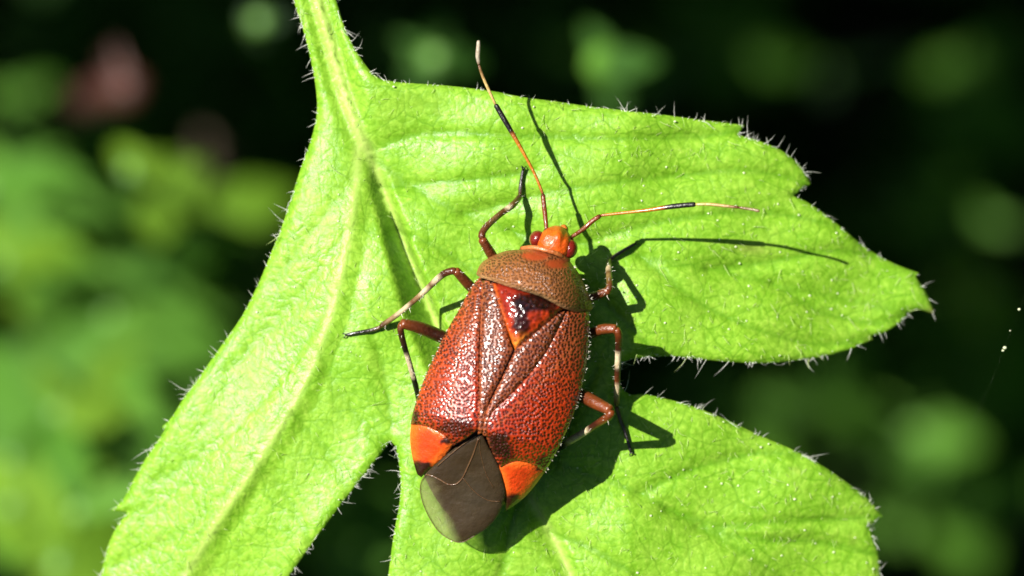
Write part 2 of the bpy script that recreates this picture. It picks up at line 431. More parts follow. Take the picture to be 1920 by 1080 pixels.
for x_, y_, rx_, ry_, k_ in ((1405, 466, 36, 10, .34), (1350, 386, 60, 5, .12), (1640, 636, 14, 4, .4), (300, 1010, 12, 7, .2), (1490, 880, 9, 6, .22), (1600, 1010, 8, 8, .2), (820, 210, 8, 5, .15)):
    scar = np.maximum(scar, k_ * np.exp(-(((V2[:, 0] - x_) / rx_) ** 2 + ((V2[:, 1] - y_ - 0.1 * (V2[:, 0] - x_)) / ry_) ** 2)))
LV = at(V2[:, 0], V2[:, 1], z)
TV, TF = thick_sheet(LV, F, 0.011)
leaf_org = np.array([-0.5, 1.0, 0.0])
leaf = empty('lobed_leaf', leaf_org)
tag(leaf, 'bright green hairy three-lobed leaf with toothed edges under the red bug', 'leaf')
blade = mesh('blade', TV, TF, None, M_LEAF, leaf, leaf_org, extra={'vein': np.tile(vein, 2), 'vein_dark': np.tile(vdark, 2), 'age': np.tile(np.maximum(tip * 0.8, scar), 2)})
# petiole runs on out of the picture and down to the ground
p0 = at(505, -320, lz(505, -320)) - np.array([0, 0, 0.02])
path = spline([tuple(p0), (-0.75, 1.6, -0.4), (-1.2, 2.8, -3.0), (-1.6, 4.2, -12.0), (-1.9, 5.2, -25.5)], 0.4)
tv, tf, _ = tube(path, np.linspace(0.045, 0.12, len(path)), 10)
mesh('stalk', tv, tf, None, M_STEM, leaf, leaf_org)

# hairs: a thin bent three-sided spine each
def hairs(roots, dirs, lens, rads, bend):
    V, F = [], []
    for r0, d, L, R, b in zip(roots, dirs, lens, rads, bend):
        d = d / (np.linalg.norm(d) + 1e-9)
        n = np.cross(d, (0, 0, 1.0)); n = n / (np.linalg.norm(n) + 1e-6); bb = np.cross(d, n)
        base = len(V)
        for k, (t, q) in enumerate(((0, 1.0), (0.35, 0.85), (0.7, 0.6), (1.0, 0.12))):
            c = r0 + d * L * t + b * L * t * t
            for a in (0, 2.094, 4.189): V.append(c + R * q * (math.cos(a) * n + math.sin(a) * bb))
            if k:
                o = base + (k - 1) * 3
                for j in range(3): F.append([o + j, o + (j + 1) % 3, o + 3 + (j + 1) % 3, o + 3 + j])
    return V, F

roots, dirs, lens, rads, bend = [], [], [], [], []
A, B = OUTLINE, np.roll(OUTLINE, -1, 0)
clump = 0.5
for a, b in zip(A, B):
    if max(a[1], b[1]) < -60 or min(a[1], b[1]) > 1180: continue
    L = np.hypot(*(b - a)); tdir = (b - a) / max(L, 1e-6); nrm = np.array([-tdir[1], tdir[0]])
    mid = (a + b) / 2
    if inside(np.array([mid + nrm * 3]), OUTLINE)[0]: nrm = -nrm
    clump = np.clip(clump + rng.normal(0, 0.28), 0.12, 1.0)
    for _ in range(rng.poisson(L / 6.0 * (0.35 + clump) * (0.5 if mid[0] > 1600 and mid[1] < 700 else 1.0))):
        t = rng.random(); p = a + (b - a) * t - nrm * rng.uniform(0.5, 4)
        ang = rng.normal(0, 0.8); dv = nrm * math.cos(ang) + tdir * math.sin(ang)
        roots.append(p); dirs.append(np.array([dv[0], -dv[1], rng.normal(0.15, 0.35)]))
        lens.append(min(22, rng.gamma(2.0, 3.6) + 5) / 880 * (0.5 + 0.6 * clump)); rads.append(rng.uniform(0.0005, 0.0010)); bend.append(rng.normal(0, 0.6, 3))
rp = np.array(roots); roots = at(rp[:, 0], rp[:, 1], 0) ; rz = leaf_z(rp) - 0.010; roots = np.array([at(a_[0], a_[1], z_) for a_, z_ in zip(rp, rz)])
ev, ef = hairs(roots, dirs, lens, rads, bend)
h = mesh('edge_hairs', ev, ef, None, M_HAIR, leaf, leaf_org); h['kind'] = 'stuff'
roots, dirs, lens, rads, bend = [], [], [], [], []
P = np.stack([rng.uniform(180, 1760, 6000), rng.uniform(-20, 1100, 6000)], -1); P = P[inside(P, OUTLINE)]
ZP = leaf_z(P)
for p, zz in zip(P, ZP):
    w = 1.0 if p[0] > 1000 else 0.42
    if rng.random() > w * 0.62: continue
    ang = rng.uniform(0, 2 * math.pi) if rng.random() < 0.5 else rng.normal(-1.5, 0.5)
    roots.append(at(p[0], p[1], zz - 0.001)); dirs.append(np.array([math.cos(ang), math.sin(ang), rng.uniform(0.12, 0.8)]))
    lens.append((rng.gamma(3.0, 3.2) + 4) / 880); rads.append(rng.uniform(0.0004, 0.0009)); bend.append(rng.normal(0, 0.25, 3) * np.array([1, 1, 0.3]))
sv, sf = hairs(roots, dirs, lens, rads, bend)
h = mesh('surface_hairs', sv, sf, None, M_DOWN, leaf, leaf_org); h['kind'] = 'stuff'
# tiny pale beads standing in for sun glints on the leaf hairs
gv, gf = [], []
P = np.stack([rng.uniform(180, 1760, 900), rng.uniform(0, 1090, 900)], -1); P = P[inside(P, OUTLINE)]
k = 0
for p, zz in zip(P, leaf_z(P)):
    if rng.random() > (0.6 if p[0] > 1150 else 0.14): continue
    r = rng.uniform(0.0009, 0.0024); c = at(p[0], p[1], zz + r * 0.4)
    bv, bf = ball(c, (r * rng.uniform(0.8, 1.6), r, r), 7, 5)
    gf += [[i + len(gv) for i in f] for f in bf]; gv += bv.tolist()
h = mesh('glint_beads', gv, gf, None, M_BEAD, leaf, leaf_org); h['kind'] = 'stuff'

# ------------------------------------------------------------------ the bug
O = np.array([990.0, 558.0]); ET = np.array([0.2607, -0.9654]); ES = np.array([0.9654, 0.2607])
def st(P):
    D = np.atleast_2d(P) - O; return D @ ES, D @ ET
T_ = np.array([-500, -460, -400, -330, -260, -180, -100, -20, 30, 80, 110])
HW = np.array([40, 62, 98, 130, 150, 149, 140, 120, 108, 86, 60.0])
CC = np.array([-8, -10, -16, -16, -9, -3, 0, 6, 4, 0, 0.0])
ZC = np.array([0.085, 0.098, 0.122, 0.170, 0.232, 0.236, 0.228, 0.220, 0.214, 0.190, 0.160])
ZE = np.array([0.070, 0.078, 0.092, 0.122, 0.160, 0.166, 0.160, 0.154, 0.150, 0.130, 0.110])
def dorsal(P):
    s, t = st(P); f = lambda a: np.interp(t, T_, a)
    u = np.clip(np.abs((s - f(CC)) / f(HW)), 0, 1.12)
    return f(ZE) + (f(ZC) - f(ZE)) * (1 - u ** 2.4)

bug_org = np.array([*at(950, 740, 0)[:2], lz(950, 740)])
bug = empty('plant_bug', bug_org)
tag(bug, 'red and brown plant bug with dark wing tips standing on the green leaf', 'bug')

def wiggle(P, sc_, seed):
    return np.sin(P[:, 0] / sc_ + seed) * np.sin(P[:, 1] / sc_ * 1.13 + 2 * seed) + 0.6 * np.sin((P[:, 0] + 1.7 * P[:, 1]) / sc_ * 1.9 + seed)
def smooth(a, b, x):
    t = np.clip((x - a) / (b - a), 0, 1); return t * t * (3 - 2 * t)
def blend(c, c2, f): return c * (1 - f[:, None]) + np.asarray(c2) * f[:, None]

def plate(name, poly, zoff, colf, mat, thick=0.012, step=4.5, edge=0.012, ew=7.0, parent=None, zf=dorsal, pits=1.0, extra=None, smooth_poly=True, sharp=()):
    pl = spline(poly, step * 1.1, True, sharp) if smooth_poly else np.asarray(poly, float)
    V2, F = fill(pl, step)
    z = zf(V2) + zoff; d = seg_dist(V2, pl, True)
    z = z - edge * np.exp(-d / ew)
    V, FF = thick_sheet(at(V2[:, 0], V2[:, 1], z), F, thick)
    c = colf(V2, d); c = np.tile(c, (2, 1))
    pv = pits(V2, d) if callable(pits) else np.full(len(V2), pits)
    ex = {'pits': np.tile(pv, 2)}
    for k, fn in (extra or {}).items(): ex[k] = np.tile(fn(V2, d), 2)
    return mesh(name, V, FF, c, mat, parent or bug, bug_org, extra=ex)

RED = np.array([0.34, 0.026, 0.003]); ORG = np.array([0.64, 0.052, 0.006]); BRN = np.array([0.22, 0.060, 0.018]); BLK = np.array([0.004, 0.002, 0.002])
LINE = np.array([0.42, 0.10, 0.03])
SUT_L = [(903, 530), (900, 600), (898, 690), (903, 772)]
SUT_R = [(1062, 586), (1022, 660), (970, 724), (914, 774)]
VEIN_R = [(1080, 640), (1040, 690), (1000, 730), (960, 770), (930, 800)]
VEIN_L = [(880, 560), (862, 640), (850, 720), (846, 790)]
def corium_col(P, d):
    c = np.tile(RED, (len(P), 1)); w = wiggle(P, 17, 1.3) * 9
    s, t = st(P)
    c = blend(c, BRN, smooth(-210, -30, t + w) * 0.75)
    c = blend(c, (0.46, 0.034, 0.005), smooth(40, 120, s + w) * smooth(-90, -210, t + w) * 0.8)
    c = blend(c, (0.38, 0.055, 0.010), smooth(-95, -135, s + w * 0.5) * 0.7)
    for L in (VEIN_R, VEIN_L): c = blend(c, LINE, 0.6 * np.exp(-(seg_dist(P, spline(L, 12)) / 3.2) ** 2))
    for (x, y, rx, ry, k) in ((935, 835, 30, 26, 0.93), (955, 862, 16, 18, .8), (1024, 868, 19, 17, 0.97), (1040, 850, 8, 12, .8), (775, 780, 10, 16, 0.95), (858, 802, 34, 16, 0.75), (845, 826, 16, 8, .6)):
        q = np.hypot((P[:, 0] - x + w * 0.5) / rx, (P[:, 1] - y - w * 0.4) / ry); c = blend(c, BLK, k * (1 - smooth(0.7, 1.15, q)))
    return blend(c, LINE * 0.8, 0.5 * np.exp(-(d / 2.5) ** 2))
def clavus_col(P, d):
    c = np.tile(np.array([0.20, 0.045, 0.013]), (len(P), 1)); w = wiggle(P, 15, 2.2) * 6
    c = blend(c, (0.16, 0.05, 0.022), smooth(-120, 0, st(P)[1] + w) * 0.6)
    return blend(c, LINE, 0.75 * np.exp(-(d / 3.0) ** 2))
LW = [(898, 520), (880, 545), (861, 580), (840, 616), (820, 656), (800, 700), (786, 735), (775, 770), (770, 795), (800, 800), (834, 818), (850, 836), (880, 818), (898, 800), (903, 772), (898, 690), (900, 600), (904, 530)]
corL = plate('wing_cover', LW, 0.0, corium_col, M_CORIUM, edge=0.006, ew=5, sharp=(0, 8, 11, 14))
RW = [(1062, 584), (1104, 584), (1105, 612), (1103, 650), (1098, 690), (1090, 730), (1078, 770), (1062, 810), (1045, 845), (1022, 886), (1000, 872), (968, 864), (938, 876), (922, 846), (910, 812), (908, 786), (914, 774), (970, 724), (1022, 660)]
corR = plate('wing_cover', RW, 0.001, corium_col, M_CORIUM, edge=0.006, ew=5, sharp=(0, 1, 9, 12, 16))
plate('clavus', [(904, 526), (926, 533), (940, 580), (956, 640), (962, 656), (940, 705), (918, 750), (910, 780), (906, 812), (896, 814), (897, 780), (899, 690), (901, 600)], 0.002, clavus_col, M_CORIUM, edge=0.005, ew=4, sharp=(0, 4, 8, 9))
plate('clavus', [(1060, 583), (1022, 662), (970, 726), (922, 780), (914, 818), (905, 816), (910, 778), (922, 748), (944, 704), (966, 656), (1000, 626), (1040, 592)], 0.003, clavus_col, M_CORIUM, edge=0.005, ew=4, sharp=(0, 4, 5, 9))
def cun_col(P, d):
    c = np.tile(ORG, (len(P), 1)); w = wiggle(P, 9, 0.7) * 3
    s, t = st(P)
    c = blend(c, (0.72, 0.16, 0.015), smooth(20, 0, d + w) * 0.7)
    for (x, y, rx, ry) in ((788, 886, 29, 24), (950, 950, 34, 27), (776, 788, 12, 12), (1022, 876, 17, 13), (840, 826, 12, 9)):
        q = np.hypot((P[:, 0] - x + w) / rx, (P[:, 1] - y - w) / ry); c = blend(c, BLK, 0.97 * (1 - smooth(0.75, 1.1, q)))
    return c
cuL = plate('cuneus', [(771, 794), (802, 797), (836, 815), (850, 834), (832, 858), (808, 878), (790, 895), (783, 890), (774, 860), (769, 825)], -0.004, cun_col, M_CUTI, sharp=(0, 3, 6), edge=0.010)
cuR = plate('cuneus', [(1022, 884), (1000, 868), (968, 861), (936, 872), (940, 895), (946, 930), (948, 958), (964, 948), (984, 932), (1002, 912), (1014, 896)], -0.002, cun_col, M_CUTI, sharp=(0, 3, 6), edge=0.010)

# membranes of both wings, one over the other, and their veins
MEM = [(896, 814), (880, 824), (850, 842), (822, 866), (800, 886), (788, 908), (790, 936), (804, 970), (824, 999), (850, 1015), (868, 1017), (892, 1004), (916, 988), (936, 962), (947, 930), (944, 902), (934, 872), (916, 838), (905, 816)]
def mem_z(P):
    s, t = st(P); u = (s + 10) / 95
    return np.interp(t, [-490, -400, -320, -250], [0.076, 0.116, 0.164, 0.206]) - 0.018 * u * u + 0.003 * np.sin(P[:, 0] / 21) * np.sin(P[:, 1] / 33)
def mem_col(P, d):
    c = np.tile(np.array([0.030, 0.018, 0.008]), (len(P), 1))
    w = wiggle(P, 14, 1.9)
    c = blend(c, (0.048, 0.035, 0.022), np.clip(0.3 + 0.3 * w, 0, 1) * 0.5)
    cell = inside(P, [(897, 822), (880, 826), (850, 846), (815, 876), (812, 893), (840, 908), (866, 898)])
    c = blend(c, (0.026, 0.016, 0.008), 0.6 * cell); c = blend(c, (0.044, 0.034, 0.022), 0.6 * np.exp(-(np.hypot(P[:, 0] - 885, P[:, 1] - 935) / 45) ** 2))
    cres = smooth(834, 800, P[:, 0] - (P[:, 1] - 930) * 0.42 + 4 * w) * smooth(884, 905, P[:, 1])
    return blend(c, (0.16, 0.15, 0.07), cres)
def mem_op(P, d):
    cres = smooth(834, 806, P[:, 0] - (P[:, 1] - 930) * 0.42) * smooth(884, 905, P[:, 1])
    return 0.88 - 0.48 * cres
mem = plate('membrane', MEM, 0.004, mem_col, M_MEMB, thick=0.003, zf=mem_z, edge=0.004, ew=5, extra={'opacity': mem_op}, sharp=(0, 18))
MEM2 = [(904, 822), (892, 840), (870, 880), (860, 930), (858, 970), (866, 1006), (888, 1000), (912, 984), (932, 960), (943, 930), (940, 900), (930, 870), (914, 838)]
plate('membrane', MEM2, -0.008, mem_col, M_MEMB, thick=0.003, zf=mem_z, edge=0.004, ew=5, extra={'opacity': lambda P, d: np.full(len(P), 0.9)})
def mem_vein(name, pts, r):
    p = spline(pts, 5); z = mem_z(p) + 0.0045
    v, f, _ = tube(at(p[:, 0], p[:, 1], z), [r] * len(p), 6)
    return mesh(name, v, f, np.tile([[0.10, 0.050, 0.020]], (len(v), 1)), M_CUTI, mem, bug_org)
mem_vein('vein', [(897, 822), (888, 850), (876, 878), (866, 898), (854, 908), (840, 908), (826, 900), (812, 893), (800, 890)], 0.0016)
mem_vein('vein', [(893, 818), (870, 832), (845, 852), (820, 874)], 0.0012)
mem_vein('vein', [(868, 896), (890, 922), (915, 938), (938, 940)], 0.0007)
mem_vein('vein', [(899, 820), (901, 850), (912, 890), (926, 915)], 0.0006)
mem_vein('rim', [(800, 888), (789, 908), (791, 936), (805, 970), (825, 998), (850, 1014), (868, 1016), (890, 1004)], 0.0007)

# scutellum: swollen glossy triangle
SCU = [(922, 530), (960, 536), (1010, 552), (1058, 577), (1030, 604), (996, 632), (966, 656), (956, 632), (942, 594), (930, 560)]
def scu_z(P):
    d = seg_dist(P, spline(SCU, 6, True, (0, 3, 6)), True); return dorsal(P) + 0.004 + 0.016 * (1 - np.exp(-d / 16))
def scu_col(P, d):
    c = np.tile(np.array([0.36, 0.030, 0.006]), (len(P), 1)); w = wiggle(P, 8, 3.1) * 3
    c = blend(c, (0.16, 0.010, 0.008), smooth(1.15, 0.8, np.hypot((P[:, 0] - 955 + w) / 26, (P[:, 1] - 560) / 38)) * 0.7)
    for (x, y, rx, ry, k) in ((1000, 566, 46, 22, 0.98), (978, 602, 18, 34, 0.95), (1030, 578, 18, 10, 0.85), (1005, 596, 9, 7, .6)):
        c = blend(c, BLK, k * (1 - smooth(0.65, 1.1, np.hypot((P[:, 0] - x + w) / rx, (P[:, 1] - y - w) / ry))))
    c = blend(c, (0.62, 0.20, 0.025), smooth(618, 646, P[:, 1] + w))
    side = np.minimum(seg_dist(P, [(924, 534), (964, 656)]), seg_dist(P, [(966, 656), (1056, 580)]))
    return blend(c, (0.55, 0.11, 0.012), 0.7 * np.exp(-(side / 4.5) ** 2))
plate('scutellum', SCU, 0.0, scu_col, M_SCUT, zf=scu_z, step=3.6, edge=0.010, ew=4, sharp=(0, 3, 6), pits=0.7)

# pronotum with its collar
PRO = [(977, 468), (950, 470), (925, 479), (906, 490), (897, 502), (893, 514), (900, 520), (926, 528), (964, 541), (1014, 556), (1052, 576), (1080, 585), (1102, 586), (1112, 578), (1108, 562), (1098, 538), (1086, 514), (1074, 497), (1062, 485), (1030, 474), (1000, 467)]
def pro_z(P):
    s, t = st(P); hw = np.interp(t, [-20, 40, 95], [118, 106, 72]); u = np.clip(np.abs((s - 4) / hw), 0, 1.1)
    zc = np.interp(t, [-30, 0, 20, 50, 80, 105], [0.240, 0.252, 0.250, 0.234, 0.204, 0.17]); ze = np.interp(t, [-20, 100], [0.164, 0.130])
    return ze + (zc - ze) * (1 - u ** 2.3)
def pro_col(P, d):
    c = np.tile(np.array([0.23, 0.082, 0.024]), (len(P), 1)); w = wiggle(P, 10, 0.4) * 4
    s, t = st(P)
    c = blend(c, (0.30, 0.12, 0.04), smooth(0.2, 1.0, wiggle(P, 21, 5)) * 0.5)
    for x, y in ((1003, 480), (1046, 495)):
        c = blend(c, (0.34, 0.045, 0.010), 0.85 * (1 - smooth(0.6, 1.2, np.hypot((P[:, 0] - x + w) / 25, (P[:, 1] - y) / 10))))
    rear = seg_dist(P, spline(PRO[6:14], 8))
    return blend(c, (0.46, 0.27, 0.12), 0.9 * np.exp(-(rear / 5.5) ** 2))
def pro_pits(P, d):
    k = np.ones(len(P))
    for x, y in ((1003, 480), (1046, 495)): k *= smooth(0.7, 1.2, np.hypot((P[:, 0] - x) / 25, (P[:, 1] - y) / 10))
    return k * smooth(2, 7, d)
pron = plate('pronotum', PRO, 0.0, pro_col, M_PRON, zf=pro_z, thick=0.02, step=4.0, edge=0.018, ew=7, sharp=(5, 13), pits=pro_pits)
cp = spline([(978, 466, .150), (1000, 464, .172), (1024, 469, .184), (1046, 476, .178), (1066, 488, .148)], 5)
v, f, _ = tube(at(cp[:, 0], cp[:, 1], cp[:, 2]), np.full(len(cp), 0.0050), 8)
mesh('collar', v, f, np.tile([[0.42, 0.13, 0.035]], (len(v), 1)), M_CUTI, pron, bug_org)

# the trunk below: thorax and abdomen in one body
def trunk():
    ts = np.linspace(72, -440, 34); V, F = [], []; n = 20
    for t in ts:
        hw = np.interp(t, T_, HW) * 0.93 - 4 - 30 * max(0, (t - 20) / 52); c = np.interp(t, T_, CC)
        if t < -300: hw *= math.sqrt(max(0.02, 1 - ((t + 300) / 143) ** 2)) * 1.0
        zt = np.interp(t, T_, ZE) + 0.35 * (np.interp(t, T_, ZC) - np.interp(t, T_, ZE)) - 0.012; zb = np.interp(t, [-440, -380, -250, -50, 60, 105], [0.050, 0.036, 0.030, 0.030, 0.045, 0.07])
        zm = np.interp(t, T_, ZE) - 0.018
        for j in range(n):
            a = 2 * math.pi * j / n; s = c + hw * math.cos(a); q = math.sin(a)
            zz = zm + (zt - zm) * q if q > 0 else zm + (zm - zb) * q
            p = O + ES * s + ET * t; V.append(at(p[0], p[1], zz))
    for i in range(len(ts) - 1):
        for j in range(n):
            a, b = i * n + j, i * n + (j + 1) % n; F.append([a, b, b + n, a + n])
    F.append(list(range(n))[::-1]); F.append([(len(ts) - 1) * n + j for j in range(n)])
    V = np.array(V); c = np.tile([[0.06, 0.022, 0.014]], (len(V), 1))
    mesh('trunk', V, F, c, M_CUTI, bug, bug_org)
trunk()

# head: a blunt wedge with swollen front, two round eyes
def head():
    V, F = ball((0, 0, 0), (1, 1, 1), 32, 20); V = np.array(V)
    ht = np.array([0.36, -0.93]); hs = np.array([0.93, 0.36])          # the head points a little more to one side than the body
    a, b, c = V[:, 0], V[:, 1], V[:, 2]
    fwd = b; wide = 33 * np.sqrt(np.clip(1 - 0.36 * smooth(-0.3, 1.0, fwd), .1, 1)) * (1 + 0.10 * np.exp(-((fwd + 0.3) / 0.3) ** 2))
    P = np.array([1041, 455]) + hs[None] * (a * wide)[:, None] + ht[None] * (np.sign(b) * np.abs(b) ** 0.85 * 33)[:, None]
    z = 0.142 + c * 0.040 - 0.022 * smooth(0.2, 1.1, fwd) * 1.0
    z += 0.006 * np.exp(-((a) / 0.25) ** 2) * smooth(0.1, 0.5, fwd) * (c > 0)
    z -= 0.005 * np.exp(-(np.abs(np.abs(a) - 0.42) / 0.10) ** 2) * (c > 0) * smooth(-0.4, 0.2, fwd)
    W = at(P[:, 0], P[:, 1], z)
    col_ = np.tile(np.array([0.56, 0.082, 0.005]), (len(W), 1)); w = wiggle(P, 7, 2) * 0.15
    col_ = blend(col_, (0.60, 0.13, 0.008), smooth(0.0, 0.7, fwd + w) * 0.6)
    col_ = blend(col_, (0.52, 0.06, 0.010), smooth(-0.35, -0.9, fwd + w) * 0.7)
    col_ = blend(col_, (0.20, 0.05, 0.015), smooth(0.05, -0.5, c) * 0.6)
    h_ = mesh('head', W, F, col_, M_CUTI, bug, bug_org)
    q = at(1057, 431, 0.108); v, f = ball(q, (0.010, 0.012, 0.018), 12, 8)
    mesh('clypeus', v, f, np.tile([[0.52, 0.14, 0.02]], (len(v), 1)), M_CUTI, h_, bug_org)
    for x, y in ((1025, 434), (1069, 449)):
        v, f = ball(at(x, y, 0.135), (0.0075, 0.0075, 0.009), 12, 8); mesh('antenna_socket', v, f, np.tile([[0.10, 0.02, 0.008]], (len(v), 1)), M_CUTI, h_, bug_org)
    for (x, y, zz, rx, ry) in ((1007, 448, 0.142, 14.5, 16), (1067, 467, 0.146, 15.5, 18.5)):
        v, f = ball((0, 0, 0), (rx / 880, ry / 880, 0.021), 24, 16); ang = -0.37
        R = np.array([[math.cos(ang), -math.sin(ang), 0], [math.sin(ang), math.cos(ang), 0], [0, 0, 1]])
        v = v @ R.T + at(x, y, zz)
        mesh('eye', v, f, np.tile([[0.15, 0.010, 0.006]], (len(v), 1)), M_EYE, h_, bug_org)
head()

def limb(name, pts, rads, stops, parent, step=4.0, nseg=10, mat=None):
    """pts: (px,py,z) ; rads in px ; stops: (position, colour)"""
    p = spline(pts, step); L = np.concatenate([[0], np.cumsum(np.linalg.norm(np.diff(p[:, :2], axis=0), axis=1))]); u = L / L[-1]
    r = np.interp(u, np.linspace(0, 1, len(rads)), rads) / 880
    r = r * np.sqrt(np.clip(np.minimum(u / 0.02 + 0.5, (1 - u) / 0.02 + 0.5), 0, 1))
    v, f, ring = tube(at(p[:, 0], p[:, 1], p[:, 2]), r, nseg)
    ss = np.array([s for s, _ in stops]); cs = np.array([c for _, c in stops])
    c = np.stack([np.interp(u[ring], ss, cs[:, k]) for k in range(3)], -1)
    return mesh(name, v, f, c, mat or M_CUTI, parent, bug_org)

RB = (0.10, 0.024, 0.006); RBD = (0.040, 0.010, 0.004); OB = (0.16, 0.036, 0.006); OY = (0.42, 0.15, 0.010); BK = (0.008, 0.006, 0.006); PALE = (0.56, 0.47, 0.30); TAN = (0.20, 0.12, 0.05); GRY = (0.36, 0.32, 0.24); BRW = (0.10, 0.038, 0.012)
def antenna(s1, s2, s3, s4, tipc=None, tr=4.4):
    tipc = tipc or GRY
    a = empty('antenna', (0, 0, 0)); a.parent = bug
    limb('scape', s1, [3.2, 4.0, 4.6, 4.2], [(0, RBD), (0.15, OB), (0.9, OB), (1, RBD)], a)
    limb('pedicel', s2, [2.6, 2.7, 3.0, 3.9, 5.0, 4.6], [(0, OB), (0.08, OY), (0.56, OY), (0.66, (0.25, 0.07, 0.01)), (0.70, BK), (1, BK)], a)
    limb('flagellum', s3, [2.6, 2.9, 2.6], [(0, (0.45, 0.32, 0.10)), (0.6, (0.42, 0.28, 0.10)), (1, BRW)], a)
    limb('tip', s4, [2.4, tr, tr, 3.0], [(0, BRW), (0.25, tipc), (1, tipc)], a)
antenna([(1026, 442, .130), (1023, 412, .122), (1020, 385, .120), (1018, 364, .118)],
        [(1018, 364, .118), (1002, 325, .122), (975, 275, .130), (950, 232, .136), (929, 196, .140)],
        [(929, 196, .140), (916, 168, .145), (905, 143, .150), (898, 122, .155)],
        [(898, 122, .155), (896, 105, .158), (897, 90, .161), (897, 76, .164)])
antenna([(1066, 448, .130), (1093, 430, .127), (1110, 415, .129), (1126, 404, .130)],
        [(1126, 404, .130), (1170, 399, .142), (1215, 394, .155), (1262, 387, .168), (1304, 383, .178)],
        [(1304, 383, .178), (1330, 383, .186), (1358, 386, .194), (1385, 389, .200)],
        [(1385, 389, .200), (1400, 391, .204), (1412, 393, .208), (1424, 396, .212)], (0.20, 0.15, 0.07), 2.6)

LEGB = []
def leg(fem, fr, fs, tib, tr_, ts, tars, parent_label=None):
    g = empty('leg', (0, 0, 0)); g.parent = bug
    limb('femur', fem, fr, fs, g, nseg=12)
    limb('tibia', tib, tr_, ts, g)
    for path, rad_ in ((tib, 5.5), (fem, 9.0)):
        p = spline(path, 3)
        for q in p[rng.integers(2, len(p), 26 if path is tib else 14)]:
            a_ = rng.uniform(0, 6.283); LEGB.append((at(q[0] + math.cos(a_) * rad_ * .8, q[1] + math.sin(a_) * rad_ * .8, q[2] + .002), np.array([math.cos(a_), -math.sin(a_), rng.uniform(0, .8)]), rng.uniform(4, 9) / 880, rng.uniform(.0004, .0009), rng.normal(0, .3, 3)))
    if tars:
        pts = []
        for i, q in enumerate(tars): pts.append((q[0], q[1], lz(q[0], q[1]) + q[2]))
        limb('tarsus', pts, [3.8, 4.0, 3.4, 3.0], [(0, BRW), (0.25, (0.05, 0.04, 0.03)), (0.5, BK), (1, BK)], g)
        e = np.array(pts[-1]); d = e - np.array(pts[-2]); d[:2] /= np.hypot(*d[:2])
        for sgn in (-1, 1):
            n = np.array([-d[1], d[0]]) * sgn
            limb('claw', [tuple(e), (e[0] + d[0] * 3 + n[0] * 3, e[1] + d[1] * 3 + n[1] * 3, e[2] + .002), (e[0] + d[0] * 7 + n[0] * 4, e[1] + d[1] * 7 + n[1] * 4, e[2] - .005)], [1.6, 1.2, 0.6], [(0, BK), (1, BK)], g, 2.0, 6)
    return g
F_ = [(0, RBD), (0.4, RB), (0.9, RB), (1, OB)]
def zfoot(x, y, k=.012): return lz(x, y) + k
leg([(938, 500, .085), (922, 478, .100), (903, 447, .124)], [9, 9.5, 8], F_,
    [(904, 448, .124), (904, 437, .118), (915, 422, .105), (940, 400, .070), (962, 384, .045), (975, 368, zfoot(975, 368))], [7, 6.5, 5.8, 5.8, 6.4, 5.4], [(0, RB), (.25, BRW), (.4, TAN), (.48, BRW), (.62, BRW), (.7, PALE), (.78, BRW), (1, RBD)],
    [(975, 367, .010), (976, 352, .008), (978, 336, .007), (981, 317, .006)])
leg([(905, 560, .085), (880, 535, .110), (853, 506, .137)], [9, 10, 8], F_,
    [(855, 508, .137), (843, 509, .133), (826, 518, .122), (790, 552, .085), (750, 586, .050), (714, 612, zfoot(714, 612))], [7, 6.5, 5.5, 5.2, 5.2, 5.6], [(0, RB), (.14, RBD), (.22, PALE), (.3, BRW), (.4, PALE), (.48, TAN), (.58, BRW), (.66, PALE), (.85, TAN), (1, RBD)],
    [(714, 613, .010), (697, 619, .008), (675, 623, .007), (649, 628, .006)])
leg([(860, 645, .085), (825, 630, .105), (785, 614, .135), (751, 606, .152)], [11, 12.5, 12, 9], [(0, RBD), (.5, RBD), (.85, RB), (1, OB)],
    [(755, 606, .150), (751, 618, .146), (757, 645, .125), (768, 682, .090), (779, 722, .050), (786, 752, zfoot(786, 752))], [7, 6, 5.2, 5.2, 5.4, 5.4], [(0, OB), (.12, RBD), (.35, BK), (.42, PALE), (.66, PALE), (.72, BK), (1, BK)],
    [(786, 753, .010), (792, 775, .008), (798, 800, .007), (800, 825, .006)])
leg([(1085, 560, .085), (1112, 556, .095), (1143, 544, .114)], [8, 8.5, 7.5], F_,
    [(1140, 546, .114), (1143, 534, .108), (1142, 518, .080), (1141, 500, .045), (1143, 487, zfoot(1143, 487))], [7, 6.2, 5.8, 5.8, 5.4], [(0, RB), (.3, BRW), (.45, TAN), (.55, BRW), (.7, PALE), (.85, TAN), (1, BK)],
    [(1143, 487, .012), (1158, 477, .010), (1174, 467, .008), (1191, 457, .006)])
leg([(1075, 640, .080), (1105, 626, .105), (1132, 617, .130), (1157, 617, .143)], [9, 10, 10, 9], [(0, RBD), (.5, RB), (1, OB)],
    [(1154, 616, .143), (1160, 628, .136), (1160, 650, .112), (1158, 690, .080), (1157, 725, .050), (1156, 760, zfoot(1156, 735, .014))], [7.5, 7, 6, 5.8, 6.2, 5.6], [(0, OB), (.2, RBD), (.27, RBD), (.33, PALE), (.47, PALE), (.53, RBD), (.68, RB), (.75, PALE), (.93, TAN), (1, BK)],
    [(1156, 762, .016), (1163, 786, .010), (1173, 812, .007), (1183, 848, .006)])
